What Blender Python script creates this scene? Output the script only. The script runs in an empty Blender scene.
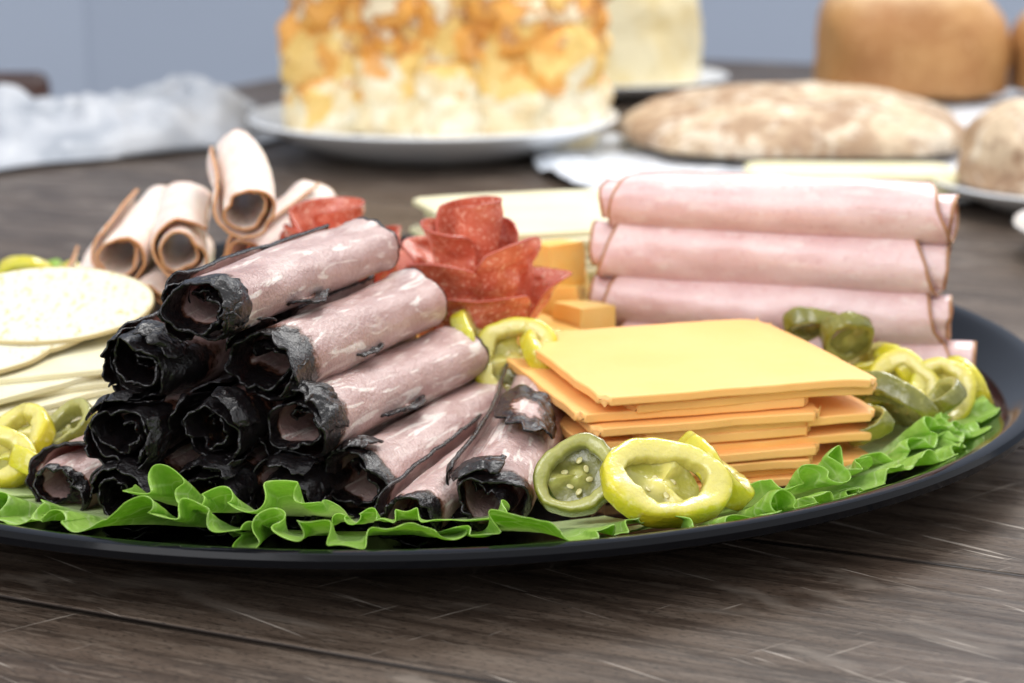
import bpy, math, random
import numpy as np
from mathutils import Vector, Matrix, Euler
random.seed(5)
RNG=np.random.RandomState(7)
TAB=RNG.rand(48,48,48)*2-1
def vn(x,y,z=0.0,s=0.0):
    x=np.asarray(x,float)+s*7.13; y=np.asarray(y,float)+s*3.71; z=np.asarray(z,float)+s*1.37
    x,y,z=np.broadcast_arrays(x,y,z)
    xi=np.floor(x).astype(int); yi=np.floor(y).astype(int); zi=np.floor(z).astype(int)
    fx=x-xi; fy=y-yi; fz=z-zi
    fx=fx*fx*(3-2*fx); fy=fy*fy*(3-2*fy); fz=fz*fz*(3-2*fz)
    def T(a,b,c): return TAB[(xi+a)%48,(yi+b)%48,(zi+c)%48]
    def L(a,b,t): return a+(b-a)*t
    return L(L(L(T(0,0,0),T(1,0,0),fx),L(T(0,1,0),T(1,1,0),fx),fy),
             L(L(T(0,0,1),T(1,0,1),fx),L(T(0,1,1),T(1,1,1),fx),fy),fz)
def fbm(x,y,z=0.0,s=0.0): return vn(x,y,z,s)+.5*vn(2*np.asarray(x),2*np.asarray(y),2*np.asarray(z),s+3)+.25*vn(4*np.asarray(x),4*np.asarray(y),4*np.asarray(z),s+5)

# ---------------------------------------------------------------- materials
def mat(name, base, layers=(), rough=.5, bump=(), sss=0, coat=0, transl=0, spec=.5, sssr=(1,.4,.2), sssscale=.004):
    m=bpy.data.materials.new(name); m.use_nodes=True
    nt=m.node_tree; N=nt.nodes; Lk=nt.links; N.clear()
    out=N.new('ShaderNodeOutputMaterial'); p=N.new('ShaderNodeBsdfPrincipled')
    tc=N.new('ShaderNodeTexCoord'); oi=N.new('ShaderNodeObjectInfo')
    mul=N.new('ShaderNodeMath'); mul.operation='MULTIPLY'; mul.inputs[1].default_value=37.0
    Lk.new(oi.outputs['Random'],mul.inputs[0])
    vs=N.new('ShaderNodeVectorMath'); vs.operation='SCALE'; vs.inputs['Scale'].default_value=100
    Lk.new(tc.outputs['Object'],vs.inputs[0])
    va=N.new('ShaderNodeVectorMath'); va.operation='ADD'
    Lk.new(vs.outputs[0],va.inputs[0]); Lk.new(mul.outputs[0],va.inputs[1])
    def fac(l):
        k=l.get('kind','noise')
        if k=='attr':
            a=N.new('ShaderNodeAttribute'); a.attribute_name=l['attr']; o=a.outputs['Fac']
            if l.get('jit'):
                nn=N.new('ShaderNodeTexNoise'); nn.inputs['Scale'].default_value=l.get('scale',3); nn.inputs['Detail'].default_value=4
                Lk.new(va.outputs[0],nn.inputs['Vector'])
                ma=N.new('ShaderNodeMath'); ma.operation='MULTIPLY_ADD'; ma.inputs[1].default_value=l['jit']
                Lk.new(nn.outputs['Fac'],ma.inputs[0]); Lk.new(o,ma.inputs[2]); o=ma.outputs[0]
        elif k in('seam','plank'):
            sx=N.new('ShaderNodeSeparateXYZ'); Lk.new(vs.outputs[0],sx.inputs[0])
            if k=='seam':
                pp=N.new('ShaderNodeMath'); pp.operation='PINGPONG'; pp.inputs[1].default_value=l['w']/2; Lk.new(sx.outputs['Y'],pp.inputs[0]); o=pp.outputs[0]
            else:
                dv=N.new('ShaderNodeMath'); dv.operation='DIVIDE'; dv.inputs[1].default_value=l['w']; Lk.new(sx.outputs['Y'],dv.inputs[0])
                fl=N.new('ShaderNodeMath'); fl.operation='FLOOR'; Lk.new(dv.outputs[0],fl.inputs[0])
                wn=N.new('ShaderNodeTexWhiteNoise'); wn.noise_dimensions='1D'; Lk.new(fl.outputs[0],wn.inputs['W']); o=wn.outputs['Value']
        else:
            mp=N.new('ShaderNodeMapping'); mp.inputs['Scale'].default_value=l.get('stretch',(1,1,1))
            mr=N.new('ShaderNodeMapping'); mr.inputs['Rotation'].default_value=l.get('rot',(0,0,0))
            Lk.new(va.outputs[0],mr.inputs[0]); Lk.new(mr.outputs[0],mp.inputs[0])
            if k=='noise':
                n=N.new('ShaderNodeTexNoise'); n.inputs['Detail'].default_value=l.get('detail',4); n.inputs['Distortion'].default_value=l.get('dist',0)
                n.inputs['Scale'].default_value=l['scale']; Lk.new(mp.outputs[0],n.inputs['Vector']); o=n.outputs['Fac']
            elif k=='vor':
                n=N.new('ShaderNodeTexVoronoi'); n.inputs['Scale'].default_value=l['scale']; Lk.new(mp.outputs[0],n.inputs['Vector']); o=n.outputs['Distance']
                if l.get('edge'): n.feature='DISTANCE_TO_EDGE'
        r=N.new('ShaderNodeMapRange'); r.inputs['From Min'].default_value=l['lo']; r.inputs['From Max'].default_value=l['hi']
        r.inputs['To Max'].default_value=l.get('amt',1.0); r.interpolation_type='SMOOTHSTEP'
        Lk.new(o,r.inputs['Value']); return r.outputs[0]
    rgb=N.new('ShaderNodeRGB'); rgb.outputs[0].default_value=(*base,1); cur=rgb.outputs[0]; rc=None; spc=None
    for l in layers:
        f=fac(l)
        if 'col' in l:
            mx=N.new('ShaderNodeMix'); mx.data_type='RGBA'
            Lk.new(f,mx.inputs['Factor']); Lk.new(cur,mx.inputs['A']); mx.inputs['B'].default_value=(*l['col'],1); cur=mx.outputs['Result']
        if 'rough' in l:
            mr=N.new('ShaderNodeMix'); mr.data_type='FLOAT'; Lk.new(f,mr.inputs['Factor'])
            if rc is None: mr.inputs['A'].default_value=rough
            else: Lk.new(rc,mr.inputs['A'])
            mr.inputs['B'].default_value=l['rough']; rc=mr.outputs['Result']
        if 'spec' in l:
            mr=N.new('ShaderNodeMix'); mr.data_type='FLOAT'; Lk.new(f,mr.inputs['Factor']); mr.inputs['A'].default_value=spec; mr.inputs['B'].default_value=l['spec']
            Lk.new(mr.outputs['Result'],p.inputs['Specular IOR Level']); spc=1
    Lk.new(cur,p.inputs['Base Color']); p.inputs['Roughness'].default_value=rough
    if rc is not None: Lk.new(rc,p.inputs['Roughness'])
    if not spc: p.inputs['Specular IOR Level'].default_value=spec
    if sss:
        p.inputs['Subsurface Weight'].default_value=sss; p.inputs['Subsurface Radius'].default_value=sssr; p.inputs['Subsurface Scale'].default_value=sssscale
    if coat: p.inputs['Coat Weight'].default_value=coat; p.inputs['Coat Roughness'].default_value=.12
    prev=None
    for l in bump:
        l=dict(l); l.setdefault('lo',0); l.setdefault('hi',1)
        f=fac(l); b=N.new('ShaderNodeBump'); b.inputs['Strength'].default_value=l.get('str',.5); b.inputs['Distance'].default_value=l.get('d',.05)*.01
        Lk.new(f,b.inputs['Height'])
        if prev: Lk.new(prev,b.inputs['Normal'])
        prev=b.outputs[0]
    if prev: Lk.new(prev,p.inputs['Normal'])
    if transl:
        t=N.new('ShaderNodeBsdfTranslucent'); Lk.new(cur,t.inputs['Color'])
        if prev: Lk.new(prev,t.inputs['Normal'])
        ms=N.new('ShaderNodeMixShader'); ms.inputs[0].default_value=transl
        Lk.new(p.outputs[0],ms.inputs[1]); Lk.new(t.outputs[0],ms.inputs[2]); Lk.new(ms.outputs[0],out.inputs[0])
    else: Lk.new(p.outputs[0],out.inputs[0])
    return m

MB=mat('roast_beef',(.47,.32,.295),[
   dict(scale=.5,lo=.35,hi=.65,col=(.37,.23,.21)),
   dict(scale=.8,stretch=(1,.3,1),dist=2.0,lo=.50,hi=.70,col=(.60,.47,.43),amt=.65),
   dict(scale=1.8,stretch=(1,.14,1),dist=2.0,lo=.56,hi=.64,col=(.74,.66,.60),amt=.75),
   dict(scale=11,lo=.52,hi=.75,col=(.30,.155,.135),amt=.45),
   dict(kind='attr',attr='edge',jit=.5,scale=3.5,lo=.50,hi=.64,col=(.12,.045,.025)),
   dict(kind='attr',attr='edge',jit=.5,scale=3.5,lo=.60,hi=.74,col=(.007,.0055,.006),rough=.24,spec=.42)],
   rough=.30,sss=.10,coat=.10,bump=[dict(scale=2.2,str=.45,d=.10),dict(scale=10,str=.6,d=.055)])
MH=mat('ham',(.77,.54,.525),[
   dict(scale=.6,lo=.35,hi=.68,col=(.69,.44,.43)),
   dict(scale=2.2,stretch=(1,.5,1),lo=.56,hi=.68,col=(.81,.64,.61),amt=.6),
   dict(scale=22,lo=.56,hi=.70,col=(.84,.73,.69),amt=.6),
   dict(scale=3,lo=.60,hi=.7,col=(.60,.32,.31),amt=.4),
   dict(kind='attr',attr='edge',jit=.25,scale=2,lo=.60,hi=.88,col=(.42,.21,.095))],
   rough=.27,sss=.2,coat=.12,bump=[dict(scale=1.4,str=.4,d=.12),dict(scale=14,str=.35,d=.03)])
MT=mat('turkey',(.84,.72,.64),[
   dict(scale=.7,lo=.35,hi=.65,col=(.80,.63,.55)),
   dict(scale=16,lo=.58,hi=.72,col=(.90,.81,.74),amt=.5),
   dict(kind='attr',attr='edge',jit=.3,scale=2,lo=.6,hi=.95,col=(.56,.28,.12))],
   rough=.36,sss=.2,bump=[dict(scale=1.5,str=.3,d=.12),dict(scale=10,str=.3,d=.03)])
MS=mat('salami',(.60,.145,.080),[
   dict(scale=1.2,lo=.35,hi=.65,col=(.50,.10,.054)),
   dict(scale=8,detail=2,lo=.57,hi=.64,col=(.80,.46,.33),amt=.8),
   dict(scale=17,detail=2,lo=.58,hi=.66,col=(.74,.37,.25),amt=.6),
   dict(scale=28,lo=.6,hi=.72,col=(.34,.045,.025),amt=.4),
   dict(kind='attr',attr='edge',lo=.955,hi=1,col=(.42,.08,.045))],
   rough=.27,sss=.12,coat=.15,bump=[dict(scale=9,str=.35,d=.04)])
MC=mat('american_cheese',(.94,.505,.17),[dict(scale=.3,lo=.3,hi=.7,col=(.94,.48,.145)),dict(scale=30,lo=.64,hi=.74,col=(.84,.38,.10),amt=.5)],
   rough=.45,sss=.15,sssscale=.004,sssr=(1,.5,.2),bump=[dict(scale=.8,str=.25,d=.08),dict(scale=5,str=.15,d=.03),dict(scale=18,str=.3,d=.02)])
MCH=mat('cheddar',(.88,.47,.09),[dict(scale=.5,lo=.3,hi=.7,col=(.88,.60,.20))],rough=.4,sss=.3,bump=[dict(scale=8,str=.3,d=.03)])
MW=mat('white_cheese',(.74,.70,.50),[dict(scale=.4,lo=.3,hi=.7,col=(.72,.65,.42))],rough=.45,sss=.1,sssr=(1,.8,.4),bump=[dict(scale=1,str=.2,d=.06),dict(scale=16,str=.2,d=.02)])
MPV=mat('provolone',(.70,.67,.51),[dict(scale=1.6,stretch=(1,2.5,1),lo=.57,hi=.65,col=(.50,.40,.17),amt=.8),dict(scale=5,lo=.60,hi=.68,col=(.48,.38,.17),amt=.6),dict(kind='attr',attr='edge',lo=.955,hi=1,col=(.54,.44,.23))],
   rough=.5,sss=.1,sssr=(1,.8,.4),bump=[dict(scale=1.2,str=.3,d=.06)])
ML=mat('lettuce',(.45,.67,.14),[
   dict(scale=.6,lo=.35,hi=.65,col=(.33,.57,.075)),
   dict(kind='vor',scale=.8,edge=True,lo=.045,hi=.0,col=(.68,.80,.42),amt=.6),
   dict(scale=3,lo=.5,hi=.7,col=(.56,.74,.23),amt=.5),
   dict(kind='attr',attr='v',lo=.8,hi=.2,col=(.74,.83,.50),amt=.8),
   dict(kind='attr',attr='v',lo=.9,hi=1.0,col=(.32,.54,.07),amt=.4)],
   rough=.30,transl=.48,bump=[dict(kind='vor',scale=1.6,edge=True,str=.3,d=.08,hi=.3),dict(scale=2,str=.5,d=.12),dict(scale=6,str=.45,d=.05)])
MY=mat('banana_pepper',(.76,.65,.045),[
   dict(scale=.9,lo=.35,hi=.7,col=(.64,.61,.035)),
   dict(kind='attr',attr='skin',lo=.5,hi=.02,col=(.80,.71,.20)),
   dict(kind='attr',attr='skin',lo=.9,hi=1.0,col=(.64,.57,.02),amt=.7),
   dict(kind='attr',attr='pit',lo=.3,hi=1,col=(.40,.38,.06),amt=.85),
   dict(scale=3,lo=.54,hi=.7,col=(.84,.78,.38),amt=.4)],rough=.08,sss=.35,sssr=(1,.9,.2),coat=.8,transl=.22,bump=[dict(scale=1.5,str=.4,d=.10),dict(scale=6,str=.4,d=.05)])
MJ=mat('jalapeno',(.24,.23,.02),[
   dict(scale=1.2,lo=.35,hi=.7,col=(.155,.155,.012)),
   dict(kind='attr',attr='skin',lo=.6,hi=.05,col=(.46,.44,.13)),
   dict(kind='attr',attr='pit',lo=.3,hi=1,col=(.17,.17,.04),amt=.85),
   dict(scale=3,lo=.54,hi=.7,col=(.50,.47,.16),amt=.3)],rough=.08,sss=.25,sssr=(1,.9,.2),coat=.8,transl=.16,bump=[dict(scale=1.5,str=.4,d=.10),dict(scale=6,str=.4,d=.05)])
MSD=mat('seed_cream',(.66,.58,.28),[dict(scale=8,lo=.4,hi=.7,col=(.52,.42,.16))],rough=.25,sss=.2)
MTR=mat('black_plastic',(.0045,.0048,.006),[dict(scale=.5,lo=.4,hi=.7,rough=.14)],rough=.08,spec=.12,bump=[dict(scale=3,str=.04,d=.02)])
MWOOD=mat('dark_wood',(.068,.046,.033),[
   dict(kind='plank',w=13.0,lo=0,hi=1,col=(.095,.070,.053)),
   dict(scale=.10,stretch=(.5,1,1),detail=4,dist=.3,lo=.38,hi=.66,col=(.100,.073,.054),rough=.50,amt=.7),
   dict(scale=1.5,stretch=(.10,1,1),detail=14,dist=.35,lo=.42,hi=.60,col=(.030,.019,.013),amt=.75),
   dict(scale=6,stretch=(.10,1,1),detail=12,dist=.2,lo=.52,hi=.62,col=(.135,.104,.080),amt=.5),
   dict(scale=20,stretch=(.25,1,1),detail=4,lo=.56,hi=.62,col=(.012,.008,.006),amt=.7),
   dict(scale=.35,stretch=(.6,1.2,1),detail=14,dist=.5,lo=.56,hi=.66,col=(.20,.165,.135),amt=.42),
   dict(scale=.9,stretch=(.20,4.6,1),rot=(0,0,.30),detail=8,dist=.5,lo=.655,hi=.70,col=(.40,.35,.30),amt=.6),
   dict(scale=1.1,stretch=(3.4,.18,1),rot=(0,0,.5),detail=8,dist=.5,lo=.67,hi=.715,col=(.36,.31,.26),amt=.5),
   dict(kind='seam',w=13.0,lo=.16,hi=.05,col=(.008,.005,.004),amt=.9)],
   rough=.40,spec=.28,bump=[dict(scale=1.5,stretch=(.10,1,1),detail=14,dist=.35,str=.7,d=.07),dict(scale=.35,stretch=(.3,1,1),str=.4,d=.2),dict(kind='seam',w=13.0,lo=0,hi=.25,str=.8,d=.2)])
MWALL=mat('wall_paint',(.36,.41,.505),[dict(scale=.01,lo=.3,hi=.7,col=(.335,.38,.475))],rough=.9)
MFLOOR=mat('floor_vinyl',(.12,.11,.11),[dict(scale=.03,lo=.3,hi=.7,col=(.16,.15,.15))],rough=.6)
MPLATE=mat('white_ceramic',(.86,.87,.88),[dict(scale=.3,lo=.3,hi=.7,col=(.83,.85,.87))],rough=.15,coat=.3)
MFOIL=mat('foil_paper',(.74,.77,.82),[dict(scale=.6,lo=.35,hi=.65,col=(.58,.63,.70)),dict(kind='vor',scale=.5,edge=True,lo=.1,hi=0,col=(.9,.92,.95))],rough=.3,bump=[dict(kind='vor',scale=.7,str=.8,d=.5)])
MBAG=mat('white_plastic_film',(.54,.56,.60),[dict(scale=.16,lo=.38,hi=.62,col=(.36,.39,.44)),dict(scale=.5,lo=.58,hi=.70,col=(.66,.68,.72),amt=.5)],rough=.4,transl=.15,bump=[dict(scale=.3,str=.5,d=.5)])
MPULL=mat('cheesy_bread',(.80,.69,.45),[
   dict(scale=.30,lo=.42,hi=.56,col=(.84,.78,.60)),
   dict(scale=.9,lo=.50,hi=.62,col=(.68,.50,.25),amt=.55),
   dict(kind='attr',attr='top',jit=1.9,scale=.26,lo=1.24,hi=1.34,col=(.80,.52,.12),amt=.85),
   dict(kind='attr',attr='top',jit=1.9,scale=.42,lo=1.42,hi=1.52,col=(.76,.33,.05),amt=.85),
   dict(kind='attr',attr='top',jit=1.5,scale=.6,lo=1.38,hi=1.50,col=(.42,.17,.06),amt=.75),
   dict(kind='attr',attr='top',jit=1.6,scale=.6,lo=1.56,hi=1.64,col=(.86,.77,.54),amt=.8)],
   rough=.5,bump=[dict(scale=1.2,str=.9,d=.4)])
MPALE=mat('pale_bread',(.82,.74,.50),[dict(scale=.2,lo=.4,hi=.6,col=(.76,.62,.32)),dict(kind='attr',attr='top',lo=.8,hi=1,col=(.72,.40,.12),amt=.7)],rough=.7,bump=[dict(scale=1.5,str=.5,d=.2)])
MLOAF=mat('brown_crust',(.46,.24,.085),[dict(scale=.18,lo=.35,hi=.65,col=(.34,.15,.045)),dict(scale=1.5,lo=.55,hi=.7,col=(.58,.35,.15),amt=.5),
   dict(kind='attr',attr='top',jit=.3,scale=.4,lo=.9,hi=1.25,col=(.68,.48,.27),amt=.85)],rough=.6,bump=[dict(scale=2,str=.5,d=.15)])
MFLAT=mat('flat_bread',(.56,.43,.29),[dict(scale=.20,dist=1.0,lo=.44,hi=.56,col=(.30,.18,.10),amt=.8),dict(scale=.5,dist=.8,lo=.52,hi=.62,col=(.70,.62,.50),amt=.6),dict(scale=1.3,lo=.52,hi=.60,col=(.22,.12,.07),amt=.5)],rough=.7,bump=[dict(scale=.6,str=.7,d=.35)])
MBUT=mat('butter',(.86,.81,.54),[dict(scale=.4,lo=.3,hi=.7,col=(.84,.78,.48))],rough=.4,sss=.2)
MCHAIR=mat('dark_chair_wood',(.05,.018,.012),[dict(scale=.5,stretch=(.2,1,1),lo=.4,hi=.6,col=(.03,.012,.01))],rough=.4)

# ---------------------------------------------------------------- helpers
COL=bpy.context.scene.collection
def link(o,loc=(0,0,0),rot=None,parent=None,label=None,category=None,group=None,kind=None):
    COL.objects.link(o); o.location=loc
    if rot is not None:
        o.rotation_mode='QUATERNION'
        o.rotation_quaternion = rot if not isinstance(rot,tuple) else Euler(rot).to_quaternion()
    if parent: o.parent=parent
    if label: o['label']=label
    if category: o['category']=category
    if group: o['group']=group
    if kind: o['kind']=kind
    return o
def meshobj(name,V,F,m,attrs=None,sharp=40,**kw):
    me=bpy.data.meshes.new(name); me.from_pydata([tuple(v) for v in V],[],F); me.update()
    me.polygons.foreach_set('use_smooth',[True]*len(me.polygons))
    if sharp: me.set_sharp_from_angle(angle=math.radians(sharp))
    for k,a in (attrs or {}).items():
        at=me.attributes.new(k,'FLOAT','POINT'); at.data.foreach_set('value',np.asarray(a,dtype=np.float32).ravel())
    me.materials.append(m)
    o=bpy.data.objects.new(name,me); link(o,**kw); return o
def sheet(name,P,th,m,attrs=None,sharp=50,**kw):
    n,k,_=P.shape
    du=np.gradient(P,axis=0); dv=np.gradient(P,axis=1)
    Nn=np.cross(du,dv); Nn/= (np.linalg.norm(Nn,axis=2,keepdims=True)+1e-9)
    thA=np.asarray(th)
    if thA.ndim==2: thA=thA[:,:,None]
    A=(P+Nn*thA/2).reshape(-1,3); B=(P-Nn*thA/2).reshape(-1,3)
    V=np.vstack([A,B]); off=n*k
    F=[]
    for i in range(n-1):
        for j in range(k-1):
            a=i*k+j; b=a+k; F.append((a,b,b+1,a+1)); F.append((a+off,a+1+off,b+1+off,b+off))
    def side(i0,i1): F.append((i0,i1,i1+off,i0+off))
    for j in range(k-1): side(j,j+1); side((n-1)*k+j+1,(n-1)*k+j)
    for i in range(n-1): side((i+1)*k,i*k); side(i*k+k-1,(i+1)*k+k-1)
    at={q:np.concatenate([np.asarray(a).ravel()]*2) for q,a in (attrs or {}).items()}
    return meshobj(name,V,F,m,at,sharp,**kw)
def empty(name,**kw):
    o=bpy.data.objects.new(name,None); o.empty_display_size=.02; return link(o,**kw)
def align(F,B):
    d=(Vector(B)-Vector(F)).normalized()
    x=d.cross(Vector((0,0,1))).normalized(); z=x.cross(d)
    return Matrix((x,d,z)).transposed().to_quaternion()

def meat_roll(name,F,B,R,m,seed,turns=1.9,rin=.5,th=.1,flap=1.2,k=.35,crust=0,ruff=.08,edgew=.12,lift=.12,sq=.05,bendk=.10,flaps=0,tops=(),**kw):
    L=(Vector(B)-Vector(F)).length
    n,k2=(180,110) if crust else (150,48)
    s=np.linspace(0,1,n)[:,None]; t=np.linspace(0,1,k2)[None,:]
    if crust: t=t**1.6
    S=2*math.pi*turns*(R+rin*R)/2
    hl=1-k*np.abs(2*s-1)**3
    y0=L*(1-hl)/2*0.9 + ruff*2.2*fbm(s*S*.6,0*s,0,seed)
    if crust:
        y0=y0+.20*fbm(s*S*1.6,0*s,0,seed+31)
        y1=L-.25*(1-hl)*L/2+.16*fbm(s*S*.5,0*s,0,seed+33)+.07*fbm(s*S*2.2,0*s,0,seed+35)
    else: y1=L-L*(1-hl)/2*0.9 + ruff*1.5*fbm(s*S*.6,0*s+9,0,seed)
    y=y0+(y1-y0)*t
    th_=flap+2*math.pi*turns*s+0*t
    r=R-(R-rin*R)*s+0*t
    r=r+lift*np.exp(-s*S/.5)
    ph=seed*1.7
    r=r*(1+sq*np.cos(2*th_+(ph if not crust else .5+.5*math.sin(ph)))+.03*np.sin(3*th_+y*.4+ph))
    r=r+ (.09 if crust else .06)*fbm(np.cos(th_)*.9,np.sin(th_)*.9,y*.35,seed)
    de=np.minimum(y-y0,y1-y)
    r=r+ruff*np.exp(-de/.7)*fbm(th_*1.2,y*.5,0,seed+11)*1.2
    sl=s*S+0*t
    edge=1-np.clip(np.minimum(de,sl*.9)/edgew,0,1)
    if crust:
        r=r+.05*np.exp(-(y1-y)/.25)
        cw=crust*(1+.5*fbm(th_*.8,0*y,0,seed+2))
        e=1-np.clip((y-y0)/np.maximum(cw,.25),0,1)**2
        e=np.clip(e,0,1)
        fw=.05+.22*np.clip(fbm(y*.6,0*y,0,seed+4)-.1,0,1)
        e2=1-np.clip(sl/fw,0,1)**2; e3=1-np.clip((y1-y)/(.18+.10*fbm(th_*1.3,0*y,0,seed+6)),0,1)**2
        edge=np.maximum(np.maximum(e*.74,e2*.60),e3*.74)
        c=np.clip(edge*1.5-.3,0,1)
        near=np.exp(-(y-y0)/(crust*.4+.15))
        r=r+c*(.045*fbm(th_*2.5,y*1.9,0,seed+7)+.025*fbm(th_*8,y*7,0,seed+8))
        r=r+near*(.19*fbm(th_*1.1,y*.9,0,seed+9)-.01-.08*s)
        y=y+near*.17*fbm(th_*2.0,sl*0,y*2,seed+12)
    bend=bendk*np.sin(y/L*3.0+seed)
    P=np.stack([r*np.cos(th_)+bend,y,r*np.sin(th_)+bend*.3],axis=2)
    T=th+0*y
    if crust: T=T*(1-.45*np.exp(-(y-y0)/.35))*(1-.25*np.exp(-(y1-y)/.3))+.02*np.clip(edge*1.4,0,1)
    o=sheet(name,P,T,m,{'edge':edge},sharp=0,loc=F,rot=align(F,B),**kw)
    for q in range(flaps):
        c0=seed*2.1+q*2*math.pi/flaps+random.uniform(-.4,.4); w=random.uniform(.5,.85)
        aa=np.linspace(-w,w,40)[:,None]; bb=np.linspace(0,1,26)[None,:]
        rg=.22*fbm(aa*3.4,0*aa,0,seed+q*3); ln=(.22+rg)*(1-(aa/w)**4*.6)
        yy=1.3-bb*(1.25+ln)+0*aa
        rr=R*1.01+.02+.04*bb**2*(1+fbm(aa*1.5,bb,0,seed+q))+.07*fbm(aa*2.6,bb*2,0,seed+q*5)+.03*fbm(aa*9,bb*8,0,seed+q)
        rr=rr-.18*(1-bb)**3-.6*np.clip(bb-.75,0,1)
        an=c0+aa+.15*fbm(aa*2,bb*2,0,seed+40+q)
        sheet('crust_flap',np.stack([rr*np.cos(an)+bendk*np.sin(seed),yy,rr*np.sin(an)],axis=2),.055,m,{'edge':.78+0*yy},sharp=0,parent=o)
    for (ang,yc,ln,wd) in tops:
        uu=np.linspace(-1,1,46)[:,None]; vv=np.linspace(-1,1,34)[None,:]
        x=uu*np.sqrt(1-vv**2/2); yv=vv*np.sqrt(1-uu**2/2); q=np.sqrt(x*x+yv*yv)
        jag=1+.26*fbm(np.arctan2(yv,x)*1.6,0*q,0,seed+60)*q
        yy=yc+x*ln*jag; an=ang+yv*wd/R*jag+.12*x
        rr=R*1.02+.09+.08*q**2*(.6+fbm(x*1.5,yv*1.5,0,seed+50))+.04*fbm(x*5,yv*5,0,seed+51)
        sheet('crust_flap',np.stack([rr*np.cos(an)+bendk*np.sin(yc/L*3+seed),yy,rr*np.sin(an)],axis=2),.07,m,{'edge':.10+.66*np.clip((q-.15)/.7,0,1)},sharp=0,parent=o)
    return o

def slab(name,w,d,th,m,loc,rz,seed=0,rnd=False,wav=.03,n=30,bev=True,sag=None,tilt=(0,0),ejit=.02,**kw):
    u=np.linspace(-1,1,n); uu,vv=np.meshgrid(u,u,indexing='ij')
    if rnd:
        x=uu*np.sqrt(1-vv**2/2); y=vv*np.sqrt(1-uu**2/2); rr=np.sqrt(x*x+y*y)
    else:
        x=uu*1.0; y=vv*1.0
        c=np.clip(np.abs(uu)+np.abs(vv)-1.93,0,1)*.6
        x=x*(1-c); y=y*(1-c); rr=np.maximum(abs(x),abs(y))
    x=x*w/2; y=y*d/2
    x,y=x+ejit*fbm(y*.8,x*.8,0,seed),y+ejit*fbm(x*.8,y*.8,3,seed)
    z=wav*fbm(x*.25,y*.25,0,seed)
    if sag is not None: z=z+sag(x,y)
    P=np.stack([x,y,z],axis=2)
    q=Euler((tilt[0],tilt[1],0)).to_quaternion() @ Euler((0,0,rz)).to_quaternion()
    o=sheet(name,P,th,m,{'edge':rr},loc=loc,rot=q,**kw)
    if bev:
        b=o.modifiers.new('bevel','BEVEL'); b.width=.0006*(th/.25); b.segments=2; b.limit_method='ANGLE'; b.angle_limit=math.radians(50)
    return o

def lathe(name,prof,m,seg=128,sharp=35,**kw):
    V=[];F=[];k=len(prof)
    for i in range(seg):
        a=2*math.pi*i/seg
        for r,z in prof: V.append((r*math.cos(a),r*math.sin(a),z))
    for i in range(seg):
        j=(i+1)%seg
        for q in range(k-1):
            F.append((i*k+q,j*k+q,j*k+q+1,i*k+q+1))
    V.append((0,0,prof[0][1])); V.append((0,0,prof[-1][1])); c0=len(V)-2; c1=c0+1
    for i in range(seg):
        j=(i+1)%seg
        F.append((c0,j*k,i*k)); F.append((c1,i*k+k-1,j*k+k-1))
    return meshobj(name,V,F,m,None,sharp,**kw)

def lump(name,a,b,c,m,seed,e=.5,ez=None,amp=.1,sc=.3,nu=96,nv=60,flat=True,topr=None,**kw):
    ez=ez or e*.9
    th=np.linspace(0,2*math.pi,nu,endpoint=False)[:,None]; ph=np.linspace(0,math.pi,nv)[None,:]
    def sp(x,p): return np.sign(x)*np.abs(x)**p
    x=a*sp(np.cos(th),e)*sp(np.sin(ph),ez); y=b*sp(np.sin(th),e)*sp(np.sin(ph),ez); z=c*sp(np.cos(ph),ez if ez<e*.95 else e)+0*th
    if flat: z=np.where(z<0,z*.15,z)
    l=np.sqrt(x*x+y*y+z*z)+1e-6
    dn=amp*fbm(x*sc,y*sc,z*sc,seed)
    f=1+dn/l
    x=x*f;y=y*f;z=z*f
    V=np.stack([x,y,z],axis=2).reshape(-1,3); F=[]
    for i in range(nu):
        j=(i+1)%nu
        for q in range(nv-1): F.append((i*nv+q,i*nv+q+1,j*nv+q+1,j*nv+q))
    z0=z.min() if flat else 0
    V[:,2]-=z0
    tt=np.clip((z-z0)/(c),0,1) if topr is None else topr[0]+(topr[1]-topr[0])*(z/c*.5+.5)
    return meshobj(name,V,F,m,{'top':tt},sharp=0,**kw)

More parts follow.
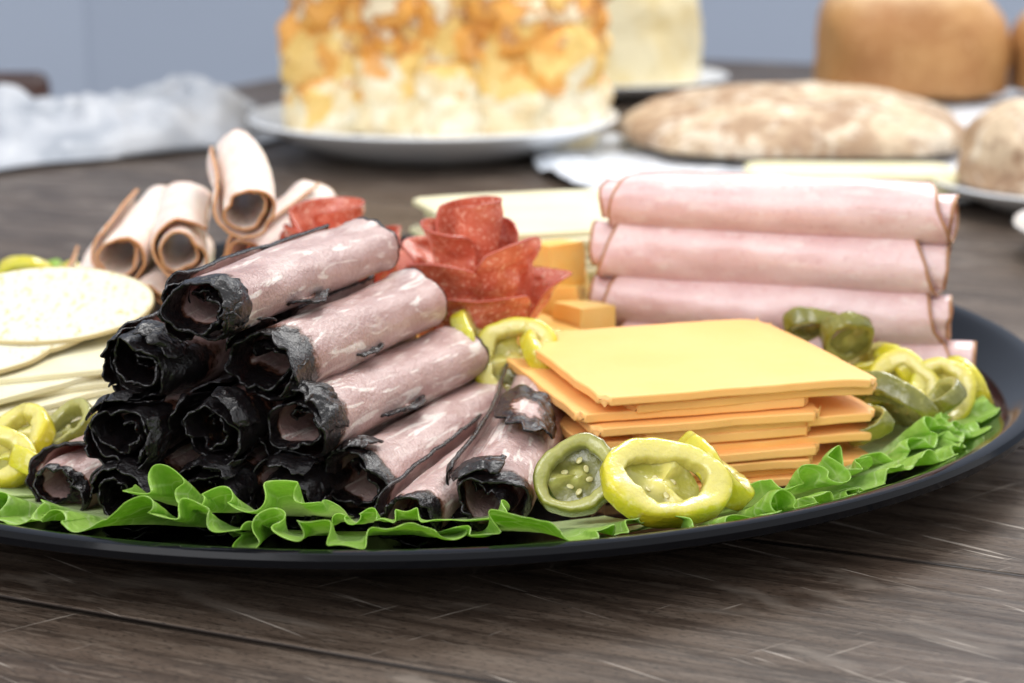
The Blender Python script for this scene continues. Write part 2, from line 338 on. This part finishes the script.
def pepper(name,R,h,wall,m,loc,rot,seed,asp=1.0,spokes=3,seeds=5,part='flesh',**kw):
    root=empty(name,loc=loc,rot=rot,**kw)
    nphi=110; prof=[]
    for i in range(20):
        a=2*math.pi*i/20; c=math.cos(a); s=math.sin(a)
        prof.append((math.copysign(abs(c)**.5,c),math.copysign(abs(s)**.5,s)))
    V=[];A=[];Pt=[];F=[]
    for i in range(nphi):
        f=2*math.pi*i/nphi; cf,sf=math.cos(f),math.sin(f)
        rr=R*(1+.05*math.cos(3*f+seed)+.06*math.sin(2*f+seed*2)+.08*float(fbm(cf*1.3,sf*1.3,0,seed)))
        w=wall*(1+.14*math.cos(spokes*f+seed+.6)+.14*float(fbm(cf*2,sf*2,5,seed))); hh=h*(1+.18*math.cos(f+seed)+.12*float(fbm(cf*2,sf*2,9,seed)))
        zz=.10*math.sin(2*f+seed)
        for (c,s) in prof:
            r=rr-w/2+c*w/2
            sk=1 if c>0 else .80
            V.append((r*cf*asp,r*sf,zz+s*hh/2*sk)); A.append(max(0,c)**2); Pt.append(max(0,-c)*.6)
    k=20
    for i in range(nphi):
        j=(i+1)%nphi
        for q in range(k):
            p=(q+1)%k; F.append((i*k+q,j*k+q,j*k+p,i*k+p))
    b=len(V); rings=9; nd=44; V.append((0,0,.0)); A.append(0); Pt.append(.3)
    for q in range(1,rings+1):
        for i in range(nd):
            f=2*math.pi*i/nd; r=(R-wall*.75)*q/rings; x,y=r*math.cos(f),r*math.sin(f)
            sp=max(0,math.cos(spokes*(f-seed)/2.0))**8 if spokes%2 else abs(math.cos((f-seed)))**8
            hgt=max(sp,math.exp(-(r/(.22*R))**2))
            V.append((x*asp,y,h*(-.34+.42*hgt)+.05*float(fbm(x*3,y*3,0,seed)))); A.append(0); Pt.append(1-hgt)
    for i in range(nd): F.append((b,b+1+i,b+1+(i+1)%nd))
    for q in range(rings-1):
        for i in range(nd):
            a0=b+1+q*nd+i; a1=b+1+q*nd+(i+1)%nd; F.append((a0,a0+nd,a1+nd,a1))
    me=meshobj(part,V,F,m,{'skin':A,'pit':Pt},sharp=60,parent=root)
    if seeds:
        u=bpy.data.meshes.new('seed'); vs=[];fs=[]
        for i in range(7):
            for j in range(10):
                p=math.pi*i/6; a=2*math.pi*j/10
                vs.append((.12*math.sin(p)*math.cos(a),.085*math.sin(p)*math.sin(a),.022*math.cos(p)))
        for i in range(6):
            for j in range(10): fs.append((i*10+j,(i+1)*10+j,(i+1)*10+(j+1)%10,i*10+(j+1)%10))
        u.from_pydata(vs,[],fs); u.polygons.foreach_set('use_smooth',[True]*len(u.polygons)); u.materials.append(MSD)
        for i in range(seeds):
            f=seed+2*math.pi*(i+.5)/seeds+random.uniform(-.3,.3); rI=(R-wall)*random.uniform(.3,.6)
            o=bpy.data.objects.new('seed',u); link(o,loc=(rI*math.cos(f)*asp,rI*math.sin(f),random.uniform(-.20,-.08)*h),rot=(random.uniform(-.5,.5),random.uniform(-.5,.5),random.uniform(0,6)),parent=root)
    return root

TC=(-4.2,72.8)
def floorz(r): return np.interp(r,[0,19.6,22.9,24],[.42,.42,2.05,2.2])
def leaf(a0,a1,r0,r1,A,wl,lift,seed,label,z0=.25):
    a0,a1=math.radians(a0),math.radians(a1)
    n,k=700,42
    u=np.linspace(0,1,n)[:,None]; v=np.linspace(0,1,k)[None,:]
    Lr=abs(a1-a0)*r1; arc=Lr*u
    ext=np.sin(math.pi*np.clip(u,.0,1))**.25*(1+.14*vn(arc*.5,0*u,2,seed)+.03*fbm(arc*2.2,0*u,2,seed))
    ph=2*math.pi*(arc/wl)+3.6*vn(arc*.38,0*arc,0,seed)+.8*vn(arc*.9,0*arc,5,seed)+.8*np.sin(v*2.5+seed)
    vv=v*ext
    g=np.clip((vv-.2)/.8,0,1)**1.2
    aloc=A*np.clip(.85+.65*vn(arc*.45,0*arc,4,seed),.35,1.4)
    low=np.sin(ph*.37+seed*2)
    nrm=g*aloc*(.80*np.sin(ph)+.50*low)
    tang=-g*aloc*.46*np.sin(2*ph)+g*aloc*.25*np.cos(ph*.37+seed*2)
    fine=.13*A*g**2.2*np.sin(ph*2.7+3.0*vn(arc*.8,0*arc,1,seed))
    z=lift*vv**1.1*(1+.30*vn(arc*.3,0*arc,8,seed))+nrm*.66+fine+.08*fbm(arc*1.2,vv*3,0,seed)*vv-.25*np.clip(vv-.85,0,1)
    r=r0+(r1-r0)*vv**.9-nrm*.70-fine*.9+.3*g*fbm(arc*.6,vv*2,0,seed+6)
    ang=a0+(a1-a0)*u+tang/r1
    X=TC[0]+r*np.cos(ang); Y=TC[1]+r*np.sin(ang)
    fz=floorz(r)
    Z=float(floorz(r0))+z0+z
    lowl=fz+.07+.03*vn(arc*2,v*6,0,seed)
    Z=np.where(Z<lowl,lowl,Z)
    am_=(a0+a1)/2; o=np.array([TC[0]+(r0+r1)/2*math.cos(am_),TC[1]+(r0+r1)/2*math.sin(am_),float(floorz((r0+r1)/2))])
    P=np.stack([X,Y,Z],axis=2)-o
    return sheet('lettuce_leaf',P,.026,ML,{'v':vv+0*u},sharp=0,loc=tuple(o),label=label,category='lettuce',group='lettuce leaves lining the tray')

# ---------------------------------------------------------------- setting
def box(name,x0,x1,y0,y1,z0,z1,m,bev=.3,**kw):
    V=[(x,y,z) for x in (x0,x1) for y in (y0,y1) for z in (z0,z1)]
    F=[(0,1,3,2),(4,6,7,5),(0,4,5,1),(2,3,7,6),(0,2,6,4),(1,5,7,3)]
    o=meshobj(name,V,F,m,None,30,**kw)
    if bev:
        b=o.modifiers.new('bevel','BEVEL'); b.width=bev*.01; b.segments=3
    return o
rt=math.radians(-23.5)
tb=empty('wooden_table',loc=(0,60,0),rot=(0,0,rt),label='dark brown scratched wooden table under the party food',category='table')
box('tabletop',-75,150,-70,150,-3.5,0,MWOOD,parent=tb)
for (x,y) in ((-68,-62),(142,-62),(-68,142),(142,142)):
    box('leg',x-4,x+4,y-4,y+4,-75,-3.6,MWOOD,parent=tb)
box('floor',-400,400,-150,400,-76,-75,MFLOOR,bev=0,kind='structure')
box('wall',-66,400,300,304,-75,180,MWALL,bev=0,kind='structure',label='plain blue grey painted wall',category='wall')
box('wall',-260,0,0,4,-75,180,MWALL,bev=0,loc=(-63.5,299.7,0),rot=(0,0,math.radians(28)),kind='structure',label='plain blue grey painted wall meeting at a corner',category='wall')

# ---------------------------------------------------------------- tray
lathe('serving_tray',[(18.0,0.0),(19.0,.02),(20.2,.35),(22.2,1.25),(23.2,1.66),(23.5,1.72),(23.68,1.82),(23.72,2.04),(23.6,2.18),(23.35,2.22),(22.95,2.10),(22.6,1.92),(21.2,1.15),(20.2,.6),(19.6,.42),(18.5,.38)],
  MTR,seg=200,loc=(TC[0],TC[1],.02),label='large round black plastic tray filled with meats and cheeses',category='tray')

# ---------------------------------------------------------------- roast beef rolls
beef=[ # front, back, R, crust, flap, ragged pieces, loose flaps
 ((-9.2,56.4,7.15),(-4.9,66.5,7.2),1.18,1.6,2.6,2,[]),
 ((-10.9,56.8,5.35),(-6.9,66.5,5.35),1.18,3.1,2.2,3,[]),
 ((-7.4,57.2,5.35),(-3.5,66.6,5.3),1.22,2.0,2.6,2,[(2.0,3.4,1.2,.9)]),
 ((-11.6,56.2,3.45),(-8,66,3.4),1.18,3.1,1.3,3,[]),
 ((-9.1,56.4,3.5),(-5.3,66,3.4),1.20,3.4,1.6,3,[]),
 ((-6.5,56.8,3.5),(-1.9,66.4,3.45),1.26,1.8,2.6,2,[(1.8,4.8,1.5,.75)]),
 ((-13.6,57.0,1.55),(-10,66.6,1.5),1.10,.6,1.2,0,[]),
 ((-11.4,55.8,1.5),(-7.6,65.6,1.5),1.15,3.1,1.2,3,[]),
 ((-9.1,56.1,1.5),(-5.3,65.8,1.5),1.15,3.1,1.2,3,[]),
 ((-6.9,56.2,1.5),(-3.2,65.8,1.5),1.16,3.1,1.2,3,[]),
 ((-4.6,57.0,1.65),(-.8,66.0,1.65),1.28,1.0,2.5,1,[(1.9,4.4,1.6,.55)]),
 ((-2.9,54.3,1.45),(-.3,62.6,1.5),1.0,.9,2.4,1,[]),
 ((-.75,55.0,1.65),(1.1,66.0,2.3),1.24,1.2,2.5,1,[(1.4,5.0,1.8,.95)]),
]
for i,(F,B,R,cr,fl,nf,tp) in enumerate(beef):
    dark=cr>2.5
    meat_roll('roast_beef_roll',F,B,R,MB,3+i*1.31,turns=2.3 if dark else 2.1,rin=.32 if dark else .42,th=.105,flap=fl,crust=cr,ruff=.09,k=.22,lift=.10,sq=.11,flaps=nf,tops=tp,bendk=.18,
      label='rolled roast beef slice with black peppered crust in a pile',category='meat roll',group='rolled roast beef slices piled on the tray')

# ---------------------------------------------------------------- ham rolls
hd=Vector((13.3,-4.2,0)).normalized()
ham=[((3.5,76.1,1.5),14.3,0),((3.25,76.2,3.35),13.8,0),((3.2,76.2,5.3),13.5,0),((3.6,76.1,7.2),13.4,0),
     ((4.4,78.4,1.4),11.6,1),((4.3,78.4,3.3),11.4,1)]
for i,(p,L,b) in enumerate(ham):
    F=Vector(p); B=F+hd*L
    meat_roll('ham_roll',tuple(B),tuple(F),1.17 if i<4 else 1.0,MH,21+i*1.7,turns=2.1,rin=.42,th=.09,flap=(1.5,1.2,1.6,1.3,1,1,1)[i],k=.22,crust=0,ruff=.09,edgew=.30,lift=.09,sq=.045,bendk=.06,
      label='rolled pink ham slice with thin brown edge, stacked',category='meat roll',group='rolled ham slices stacked on the tray')

# ---------------------------------------------------------------- turkey rolls
tk=[((-9.9,73.6,7.15),(-11.4,82,8.2)),((-12.6,74.0,5.4),(-13.6,83,5.8)),((-15.1,75.6,5.0),(-15.0,84,5.6)),((-10.2,74.6,5.0),(-8.2,83.5,5.8)),
    ((-16.2,74.2,3.3),(-17.2,84,3.6)),((-13.8,73.6,3.3),(-13.8,84,3.7)),((-11.4,74.0,3.2),(-10.7,84,3.7)),((-9.0,75.0,3.2),(-7.6,84,3.8)),
    ((-17.2,74.0,1.5),(-18.0,84,1.6)),((-14.6,73.6,1.5),(-15.0,84,1.6)),((-12.0,74.2,1.5),(-12.3,84,1.6)),((-9.8,75,1.5),(-9.8,84,1.6))]
for i,(F,B) in enumerate(tk):
    meat_roll('turkey_roll',F,B,1.2,MT,51+i*1.9,turns=2.0,rin=.46,th=.10,flap=(2.6,.6,2.2,1.2,2.6)[i%5],k=.3,ruff=.09,edgew=.16,lift=.12,
      label='rolled pale turkey slice with browned edge',category='meat roll',group='rolled turkey slices piled on the tray')

# ---------------------------------------------------------------- sliced american cheese
def cheese(A,z,ang,w,d,seed,th=.30,sag=None):
    e1=Vector((math.cos(ang),math.sin(ang))); e2=Vector((-math.sin(ang),math.cos(ang)))
    c=Vector(A)+e1*w/2+e2*d/2
    return slab('cheese_slice',w,d,th,MC,(c.x,c.y,z),ang,seed,wav=.03,sag=sag,ejit=.06,
       label='square orange cheese slice in a neat stack',category='cheese',group='orange cheese slices stacked on the tray')
z=.62
offs=[(2.6,59.0,16,7.6),(3.9,59.6,17,8.3),(2.4,59.0,15.5,7.6),(2.7,58.9,17,7.6),(4.0,59.7,16.5,8.3),(2.2,59.05,16.5,7.8),(3.9,59.5,17.5,8.4),(2.5,58.95,15.5,7.7),(2.0,59.1,16.5,7.9),(3.7,59.5,17,8.6),(2.7,58.9,17,9.5)]
for i,(x,y,a,w) in enumerate(offs):
    top=(i==len(offs)-1)
    dz=random.uniform(.02,.10)
    def sg(xx,yy,top=top,dz=dz):
        return -dz*np.clip((-yy-3.0)/1.4,0,1)**2-(.16*np.clip((xx-3.4)/1.3,0,1)**2 if top else dz*.5*np.clip((np.abs(xx)-2.6)/1.4,0,1)**2)
    cheese((x,y),z,math.radians(a),w,8.9,80+i,sag=sg)
    z+=.312
for i in range(9):
    slab('cheese_slice',6.6,6.6,.26,MCH,(-.8+random.uniform(-.25,.25),70.9+random.uniform(-.2,.2),.58+i*.29),math.radians(30+random.uniform(-8,8)),110+i,wav=.03,
      label='square cheddar slice stacked under the salami rose',category='cheese',group='cheddar slices stacked under salami')
for i in range(15):
    slab('cheese_slice',9.5,10.5,.27,MW,(1.6+random.uniform(-.5,.5),87+random.uniform(-.4,.4),.58+i*.30),math.radians(12+random.uniform(-7,7)),130+i,wav=.03,
      label='square pale white cheese slice in a stack',category='cheese',group='white cheese slices stacked on the tray')
for i in range(11):
    t=i/10
    slab('cheese_slice',9.4,9.4,.23,MW,(-17.5-.3*t+random.uniform(-.35,.35),66.2+2.7*t+random.uniform(-.2,.2),.70+i*.262+.10*t),math.radians((22,38,14,32,10,34,24,42,28,44,20)[i]),160+i,wav=.05,ejit=.06,tilt=(math.radians(5.5*t),0),
      label='square pale white cheese slice, fanned in a stack',category='cheese',group='white cheese slices stacked on the tray')
for i,(x,y,r,tx) in enumerate(((-19.6,67.2,3.9,7),(-18.4,69.2,3.9,8),(-16.9,70.4,3.9,8))):
    slab('cheese_slice',r*2,r*2,.14,MPV,(x,y,3.72+i*.30),random.uniform(0,3),180+i,rnd=True,wav=.07,n=48,tilt=(math.radians(tx),math.radians(1)),
      label='round white provolone slice resting on square slices',category='cheese',group='round provolone slices')
# cheese cubes
def cube(loc,s,rot,seed):
    u=np.linspace(-1,1,8); V=[];F=[]
    for ax in range(3):
        for sg in (-1,1):
            b=len(V)
            for i in u:
                for j in u:
                    p=[0,0,0]; p[ax]=sg; p[(ax+1)%3]=i*sg; p[(ax+2)%3]=j
                    p=np.array(p,float); l=np.linalg.norm(p); sp=p/l*1.25
                    q=p*.86+sp*.12; q=q+.03*np.array([float(vn(q[0]*1.5,q[1]*1.5,q[2]*1.5,seed+t)) for t in range(3)])
                    V.append(tuple(q*s/2))
            for i in range(7):
                for j in range(7): F.append((b+i*8+j,b+(i+1)*8+j,b+(i+1)*8+j+1,b+i*8+j+1))
    meshobj('cheese_cube',V,F,MCH,None,50,loc=loc,rot=rot,label='orange cheddar cheese cube in a loose pile',category='cheese',group='cheddar cubes piled on the tray')
for i,p in enumerate([(2.2,74.6,1.3),(2.0,78.4,1.3),(.2,77.2,1.3),(.9,79.4,1.3),(1.9,75.6,3.0),(.3,78.0,3.0),(2.1,78.2,3.0),(1.7,76.6,4.6),(3.0,72.9,1.3),(-2.8,77.8,1.3),(-4.6,78.2,1.3),(-2.2,79.6,2.9),(2.7,73.5,2.8)]):
    cube(p,1.75,(random.uniform(-.25,.25),random.uniform(-.25,.25),random.uniform(0,3)),i*2.3)

# ---------------------------------------------------------------- salami roses
def rose(loc,sc,zs,seed,petals,label):
    """round slices bent around a central curl; each keeps its round outline"""
    root=empty('salami_rose',loc=loc,label=label,category='salami')
    g=np.linspace(-1,1,64); uu,vv=np.meshgrid(g,g,indexing='ij')
    # squarish-round outline so the rims stay broad
    a=uu*np.sqrt(1-.36*vv**2); b=vv*np.sqrt(1-.36*uu**2); q=np.maximum(np.abs(uu),np.abs(vv))
    for i,(al,rho,flare,z0,R,core) in enumerate(petals):
        al=math.radians(al); bb=(b+1)/2
        if core:
            wrap=(a+1)*R/.62; rad=.28+rho*(a+1)/2+.40*bb**2+.12*fbm(a*2,b*1.5,0,seed); z=z0+(b+1)*R*.80
        else:
            wob=.28*fbm(a*1.1,b*1.1,0,seed+i)+.24*q**2*np.sin(np.arctan2(b,a)*2+i*1.9+seed)
            wrap=a*R/(rho+flare*.45)
            rad=rho+flare*bb**1.6+wob-.5*flare*np.clip(bb-.85,0,1)
            z=z0+(b+1)*R*.78-flare*.34*bb**3+.12*q**2*np.sin(np.arctan2(b,a)*3+i)
        th=al+wrap
        P=np.stack([rad*np.cos(th)*sc,rad*np.sin(th)*sc,z*zs],axis=2)
        sheet('slice',P,.085,MS,{'edge':q},sharp=0,parent=root)
    return root
pet=[ # angle, rho, flare, z0, R, core
 (150,.85,0,1.4,2.2,1),
 (200,1.25,.4,1.2,1.95,0),(60,1.35,.5,1.0,2.0,0),
 (325,1.75,.8,.7,2.05,0),(235,1.85,.9,.3,1.85,0),(125,1.8,.9,.5,1.9,0),
 (280,2.1,1.3,-.1,1.55,0),(10,2.1,1.4,.0,1.7,0),(70,1.9,1.2,.1,1.8,0),(200,2.1,1.5,-.1,1.6,0)]
rose((-1.4,70.6,3.3),1.0,.98,3,pet,'red salami slices folded into a rose beside cheese')
rose((-6.9,75.4,2.9),1.2,.88,9.4,[(p[0]+45,)+p[1:] for p in pet],'loosely folded red salami slices behind roast beef rolls')
for i in range(8):
    slab('salami_slice',6.4,6.4,.26,MS,(-7.0+random.uniform(-.3,.3),76.0+random.uniform(-.3,.3),.6+i*.29),0,200+i,rnd=True,wav=.05,bev=False,
      label='flat round red salami slice stacked under a rose',category='salami',group='salami slices stacked on the tray')

# ---------------------------------------------------------------- lettuce
G='green leaf lettuce with frilly edge lining the tray rim'
leaf(-117,-96,17.2,22.5,.58,1.8,1.9,1.0,G)
leaf(-101,-81,17.2,22.5,.60,1.7,1.9,2.0,G)
leaf(-84,-66,17.2,22.4,.52,1.8,1.5,3.0,G)
leaf(-68,-45,18.4,22.4,.46,1.8,1.2,4.0,G)
leaf(-50,-29,18.5,22.3,.52,1.8,1.3,5.0,G)
leaf(-34,-14,17.6,22.0,.52,1.8,1.3,6.0,G)
leaf(-14,12,16.5,21.0,.45,1.8,.8,6.6,G)
leaf(-150,-126,16.8,22.3,.58,1.8,1.5,7.0,G)
leaf(-131,-110,17.0,22.2,.56,1.8,1.4,8.0,G)
leaf(-112,-92,15.8,20.8,.60,1.7,2.2,9.0,G)
leaf(-95,-77,16.0,20.8,.56,1.7,1.9,9.5,G)
leaf(-58,-40,18.7,21.0,.42,1.7,1.4,10.3,G)
leaf(-42,-20,18.2,20.9,.48,1.7,1.4,10.6,G)
leaf(120,150,16,22.0,.6,1.8,2.3,11.0,G)
leaf(146,176,16,22.0,.6,1.8,2.3,12.0,G)
leaf(40,80,15,21.5,.5,2.6,.6,13.0,G)
leaf(80,122,15,21.5,.5,2.6,.6,14.0,G)
for i,(a,b) in enumerate(((-180,-90),(-90,0),(0,90),(90,180))):
    leaf(a,b,3,15.0,.08,4,.0,20.+i,'flat lettuce leaf lying under the meats',z0=.02)

# ---------------------------------------------------------------- peppers
def P(name,R,h,w,m,loc,rot,seed,**k):
    lab='yellow pickled banana pepper ring, wet' if m is MY else 'olive green pickled jalapeno ring, wet'
    pepper(name,R,h,w,m,loc,rot,seed,label=lab,category='pepper ring',group='pickled pepper rings scattered on the tray',**k)
d=math.radians
P('pepper_ring',1.45,.75,.62,MY,(4.3,54.6,2.5),(d(42),d(6),d(20)),1.0,asp=1.28,spokes=3,seeds=4)
P('pepper_ring',1.30,.75,.55,MY,(5.9,56.3,2.4),(d(34),d(30),d(60)),2.2,asp=.95,spokes=3,seeds=3)
P('jalapeno_ring',1.2,.75,.40,MJ,(1.9,55.0,2.6),(d(56),d(-12),0),3.1,asp=1.0,spokes=3,seeds=6)
P('jalapeno_ring',1.0,.6,.34,MJ,(3.2,56.6,2.1),(d(25),d(-10),0),3.7,spokes=2,seeds=3)
for i,(x,y,z,R,m,rx,ry) in enumerate([
  (.1,66.4,3.25,1.55,MY,50,-10),(1.5,66.4,3.1,1.35,MY,35,30),(-1.3,67.0,3.6,1.2,MY,60,10),(2.2,67.6,3.2,1.2,MY,20,-20),(1.4,66.0,1.8,1.4,MY,60,10),
  (12.0,69.3,3.35,1.2,MJ,50,10),(10.9,70.8,3.5,.95,MJ,28,-20),(12.9,69.9,2.2,1.0,MY,30,0),(12.4,67.8,1.6,1.1,MY,20,0),
  (13.5,67.4,1.9,1.35,MY,45,20),(14.9,66.8,1.9,1.35,MY,40,-25),(14.6,68.6,2.0,1.3,MY,25,10),(16.0,67.8,1.9,1.2,MY,50,30),(14.0,68.9,2.3,1.1,MY,35,-20),
  (13.0,64.6,2.1,1.3,MJ,35,-20),(12.4,65.9,1.9,1.2,MY,30,10),(14.5,65.3,2.0,1.0,MJ,40,20),(11.6,62.6,1.9,.8,MJ,40,10),
  (-15.9,61.2,1.9,1.35,MY,30,10),(-14.5,62.2,1.9,1.1,MJ,25,-20),(-16.6,59.7,1.7,1.3,MY,40,0),(-17.4,61.6,1.9,1.2,MJ,50,10),(-14.9,60.2,1.3,1.1,MY,15,20),(-18.2,60.6,1.6,1.2,MY,30,-10),
  (-18.3,82.5,2.4,1.3,MY,60,10),(-20.8,83.8,2.6,1.2,MY,50,-20),(-18.4,80.0,2.3,1.1,MJ,60,0)]):
    P('jalapeno_ring' if m is MJ else 'pepper_ring',R,.68,R*(.32 if m is MJ else .44),m,(x,y,z),(d(rx),d(ry),d(i*37)),i*1.3,spokes=3 if i%2 else 2,seeds=4 if (y<71 and z>1.55) else 0,asp=1+.2*math.sin(i))

# ---------------------------------------------------------------- background food
def plate(loc,R,lab,zk=1.0):
    k=R/13
    lathe('plate',[(6.5*k,0),(7.5*k,.1),(9*k,.5*zk),(12.6*k,1.5*zk),(13*k,1.72*zk),(12.9*k,1.85*zk),(12.4*k,1.75*zk),(9*k,.85*zk),(7.8*k,.5*zk),(5*k,.45*zk)],MPLATE,seg=96,loc=loc,label=lab,category='plate')
plate((-5.6,142,.02),13.2,'white ceramic plate holding cheesy pull-apart bread',zk=1.5)
pb=empty('pull_apart_bread',loc=(-4.9,146,1.2),rot=(0,0,.10),label='tall pull-apart bread loaf with melted orange cheese',category='bread')
lump('core',10.3,7.9,12.6,MPULL,4,e=.35,amp=.5,sc=.25,nu=120,nv=80,parent=pb)
cols=[-8.6,-4.6,-.4,3.8,8.3]
k=0
for ci,cx in enumerate(cols):
    for cy in (-6.3,-1.8,2.4,6.4):
        outer=not(abs(cx)<7 and abs(cy)<4)
        zz=0.1
        while zz<12.4:
            hz=random.uniform(1.3,2.7)
            if outer or zz>9.5:
                s=random.uniform(.92,1.14)
                lump('bread_chunk',2.35*s,2.25*s,hz*1.15,MPULL,300+k*1.7,e=.60,amp=.85,sc=.38,nu=44,nv=32,flat=False,topr=(zz/13,(zz+2*hz)/13),
                  loc=(cx+random.uniform(-.6,.6),cy+random.uniform(-.45,.45),zz+hz),rot=(random.uniform(-.22,.22),random.uniform(-.22,.22),random.uniform(-.4,.4)),parent=pb)
                k+=1
            zz+=hz*1.65
plate((9,180,.02),10.5,'white ceramic plate holding a pale bread')
lump('bread_loaf',7.6,7.4,13,MPALE,8,e=.6,amp=.5,sc=.25,nu=140,nv=100,loc=(9.0,180,.4),label='tall pale yellow bread loaf on a white plate',category='bread')
n=60; u=np.linspace(-1,1,n); uu,vv=np.meshgrid(u,u,indexing='ij')
x=uu*np.sqrt(1-vv**2/2)*18; y=vv*np.sqrt(1-uu**2/2)*18; rr=np.sqrt(x*x+y*y)/18
sheet('foil_liner',np.stack([x,y,.35+.25*fbm(x*.35,y*.35,0,3)*(.4+rr)+.6*np.clip(rr-.85,0,1)*4*.4],axis=2),.05,MFOIL,sharp=0,loc=(19.5,134,.1),label='crinkled silvery white foil liner under flat bread',category='foil')
lump('flat_bread',12.4,11,3.5,MFLAT,14,e=.85,ez=1.15,amp=.75,sc=.2,nu=160,nv=90,loc=(20,141,.75),label='low round browned flat bread dusted with flour',category='bread')
lump('butter_block',6.2,2.4,1.2,MBUT,17,e=.15,amp=.05,sc=.3,loc=(20.4,119.5,.8),rot=(0,0,-.05),label='pale yellow butter block lying on foil',category='butter')
sheet('foil_liner',np.stack([x*.9,y*.75,.3+.25*fbm(x*.35,y*.35,5,3)],axis=2),.05,MFOIL,sharp=0,loc=(42,166,.1),label='white crinkled liner under brown loaves',category='foil')
lump('bread_loaf',8.2,7,9.3,MLOAF,18,e=.6,ez=.6,amp=.6,sc=.16,loc=(34,173,.6),label='brown crusted loaf with rounded top',category='bread',group='brown bread loaves')
lump('bread_loaf',8.1,7,7.6,MLOAF,19,e=.6,ez=.6,amp=.6,sc=.16,loc=(51,170,.6),rot=(0,0,.2),label='brown crusted loaf beside another loaf',category='bread',group='brown bread loaves')
plate((34,117,.02),9,'white ceramic plate holding a bread bun')
lump('bread_bun',6.0,5.5,4.6,MFLAT,23,e=.8,amp=.5,sc=.3,loc=(32.6,117.5,.7),label='floury brown bread bun on a white plate',category='bread')
plate((34.0,101,.02),8,'white ceramic plate at the table side')
lump('bread_bun',5.0,5.0,3.8,MLOAF,25,e=.8,amp=.3,sc=.4,loc=(31.8,101,.7),label='small brown bread bun on a white plate',category='bread')
# plastic film bag
n=130; u=np.linspace(-1,1,n); uu,vv=np.meshgrid(u,u,indexing='ij')
x=uu*14; y=vv*9; e=np.clip(1-(np.abs(uu)**2.5+np.abs(vv)**2.5),0,1)
rid=1-np.abs(fbm(x*.16,y*.22,2,33))*1.5
z=.3+e**.7*(2.4+2.6*fbm(x*.18,y*.18,0,31)+1.6*rid)
sheet('plastic_bag',np.stack([x+1.6*fbm(x*.15,y*.15,4,2),y+1.6*fbm(x*.15,y*.15,7,2),np.maximum(z,.15)],axis=2),.06,MBAG,sharp=0,loc=(-30.5,147,.05),rot=(0,0,.75),label='crumpled translucent white plastic bag lying on table',category='bag')
# dark chair back
ch=empty('chair',loc=(-47,146,-75),label='dark brown wooden chair beside the table',category='chair')
box('seat',-10,12,-12,12,44,47,MCHAIR,parent=ch)
box('backrest',-8,10,12,15,62,79,MCHAIR,bev=1,parent=ch)
for (x,y,h) in ((-8,-10,43.8),(10,-10,43.8),(-8,13.5,61.8),(10,13.5,61.8)): box('leg',x-1.5,x+1.5,y-1.4,y+1.4,0,h,MCHAIR,parent=ch)

# ---------------------------------------------------------------- to metres
S=.01
for me in bpy.data.meshes:
    me.transform(Matrix.Scale(S,4)); me.update()
for o in bpy.data.objects: o.location*=S

# ---------------------------------------------------------------- light
def area(loc,target,size,power,col,sy=None):
    l=bpy.data.lights.new('lamp','AREA'); l.energy=power; l.color=col; l.size=size
    o=bpy.data.objects.new('lamp',l); COL.objects.link(o); o.location=loc
    o.rotation_euler=(Vector(target)-Vector(loc)).to_track_quat('-Z','Y').to_euler()
area((.3,1.3,1.2),(0,.70,0),.55,14,(1,.98,.95))
area((-.7,-.4,1.0),(-.05,.75,.03),1.0,14,(.98,.98,1))
area((1.2,2.3,1.2),(.1,1.6,0),.9,13,(1,.98,.95))
w=bpy.data.worlds.new('World'); bpy.context.scene.world=w; w.use_nodes=True
bg=w.node_tree.nodes['Background']; bg.inputs[0].default_value=(.95,.97,1,1); bg.inputs[1].default_value=1.16

cam=bpy.data.cameras.new('camera'); co=bpy.data.objects.new('camera',cam); COL.objects.link(co)
co.location=(0,0,.195); co.rotation_euler=(math.radians(90-13.25),0,0)
cam.sensor_width=36; cam.lens=70; cam.clip_start=.01; cam.clip_end=50
cam.dof.use_dof=True; cam.dof.focus_distance=.57; cam.dof.aperture_fstop=12
sc=bpy.context.scene; sc.camera=co
sc.view_settings.view_transform='Standard'; sc.view_settings.look='None'; sc.view_settings.exposure=0
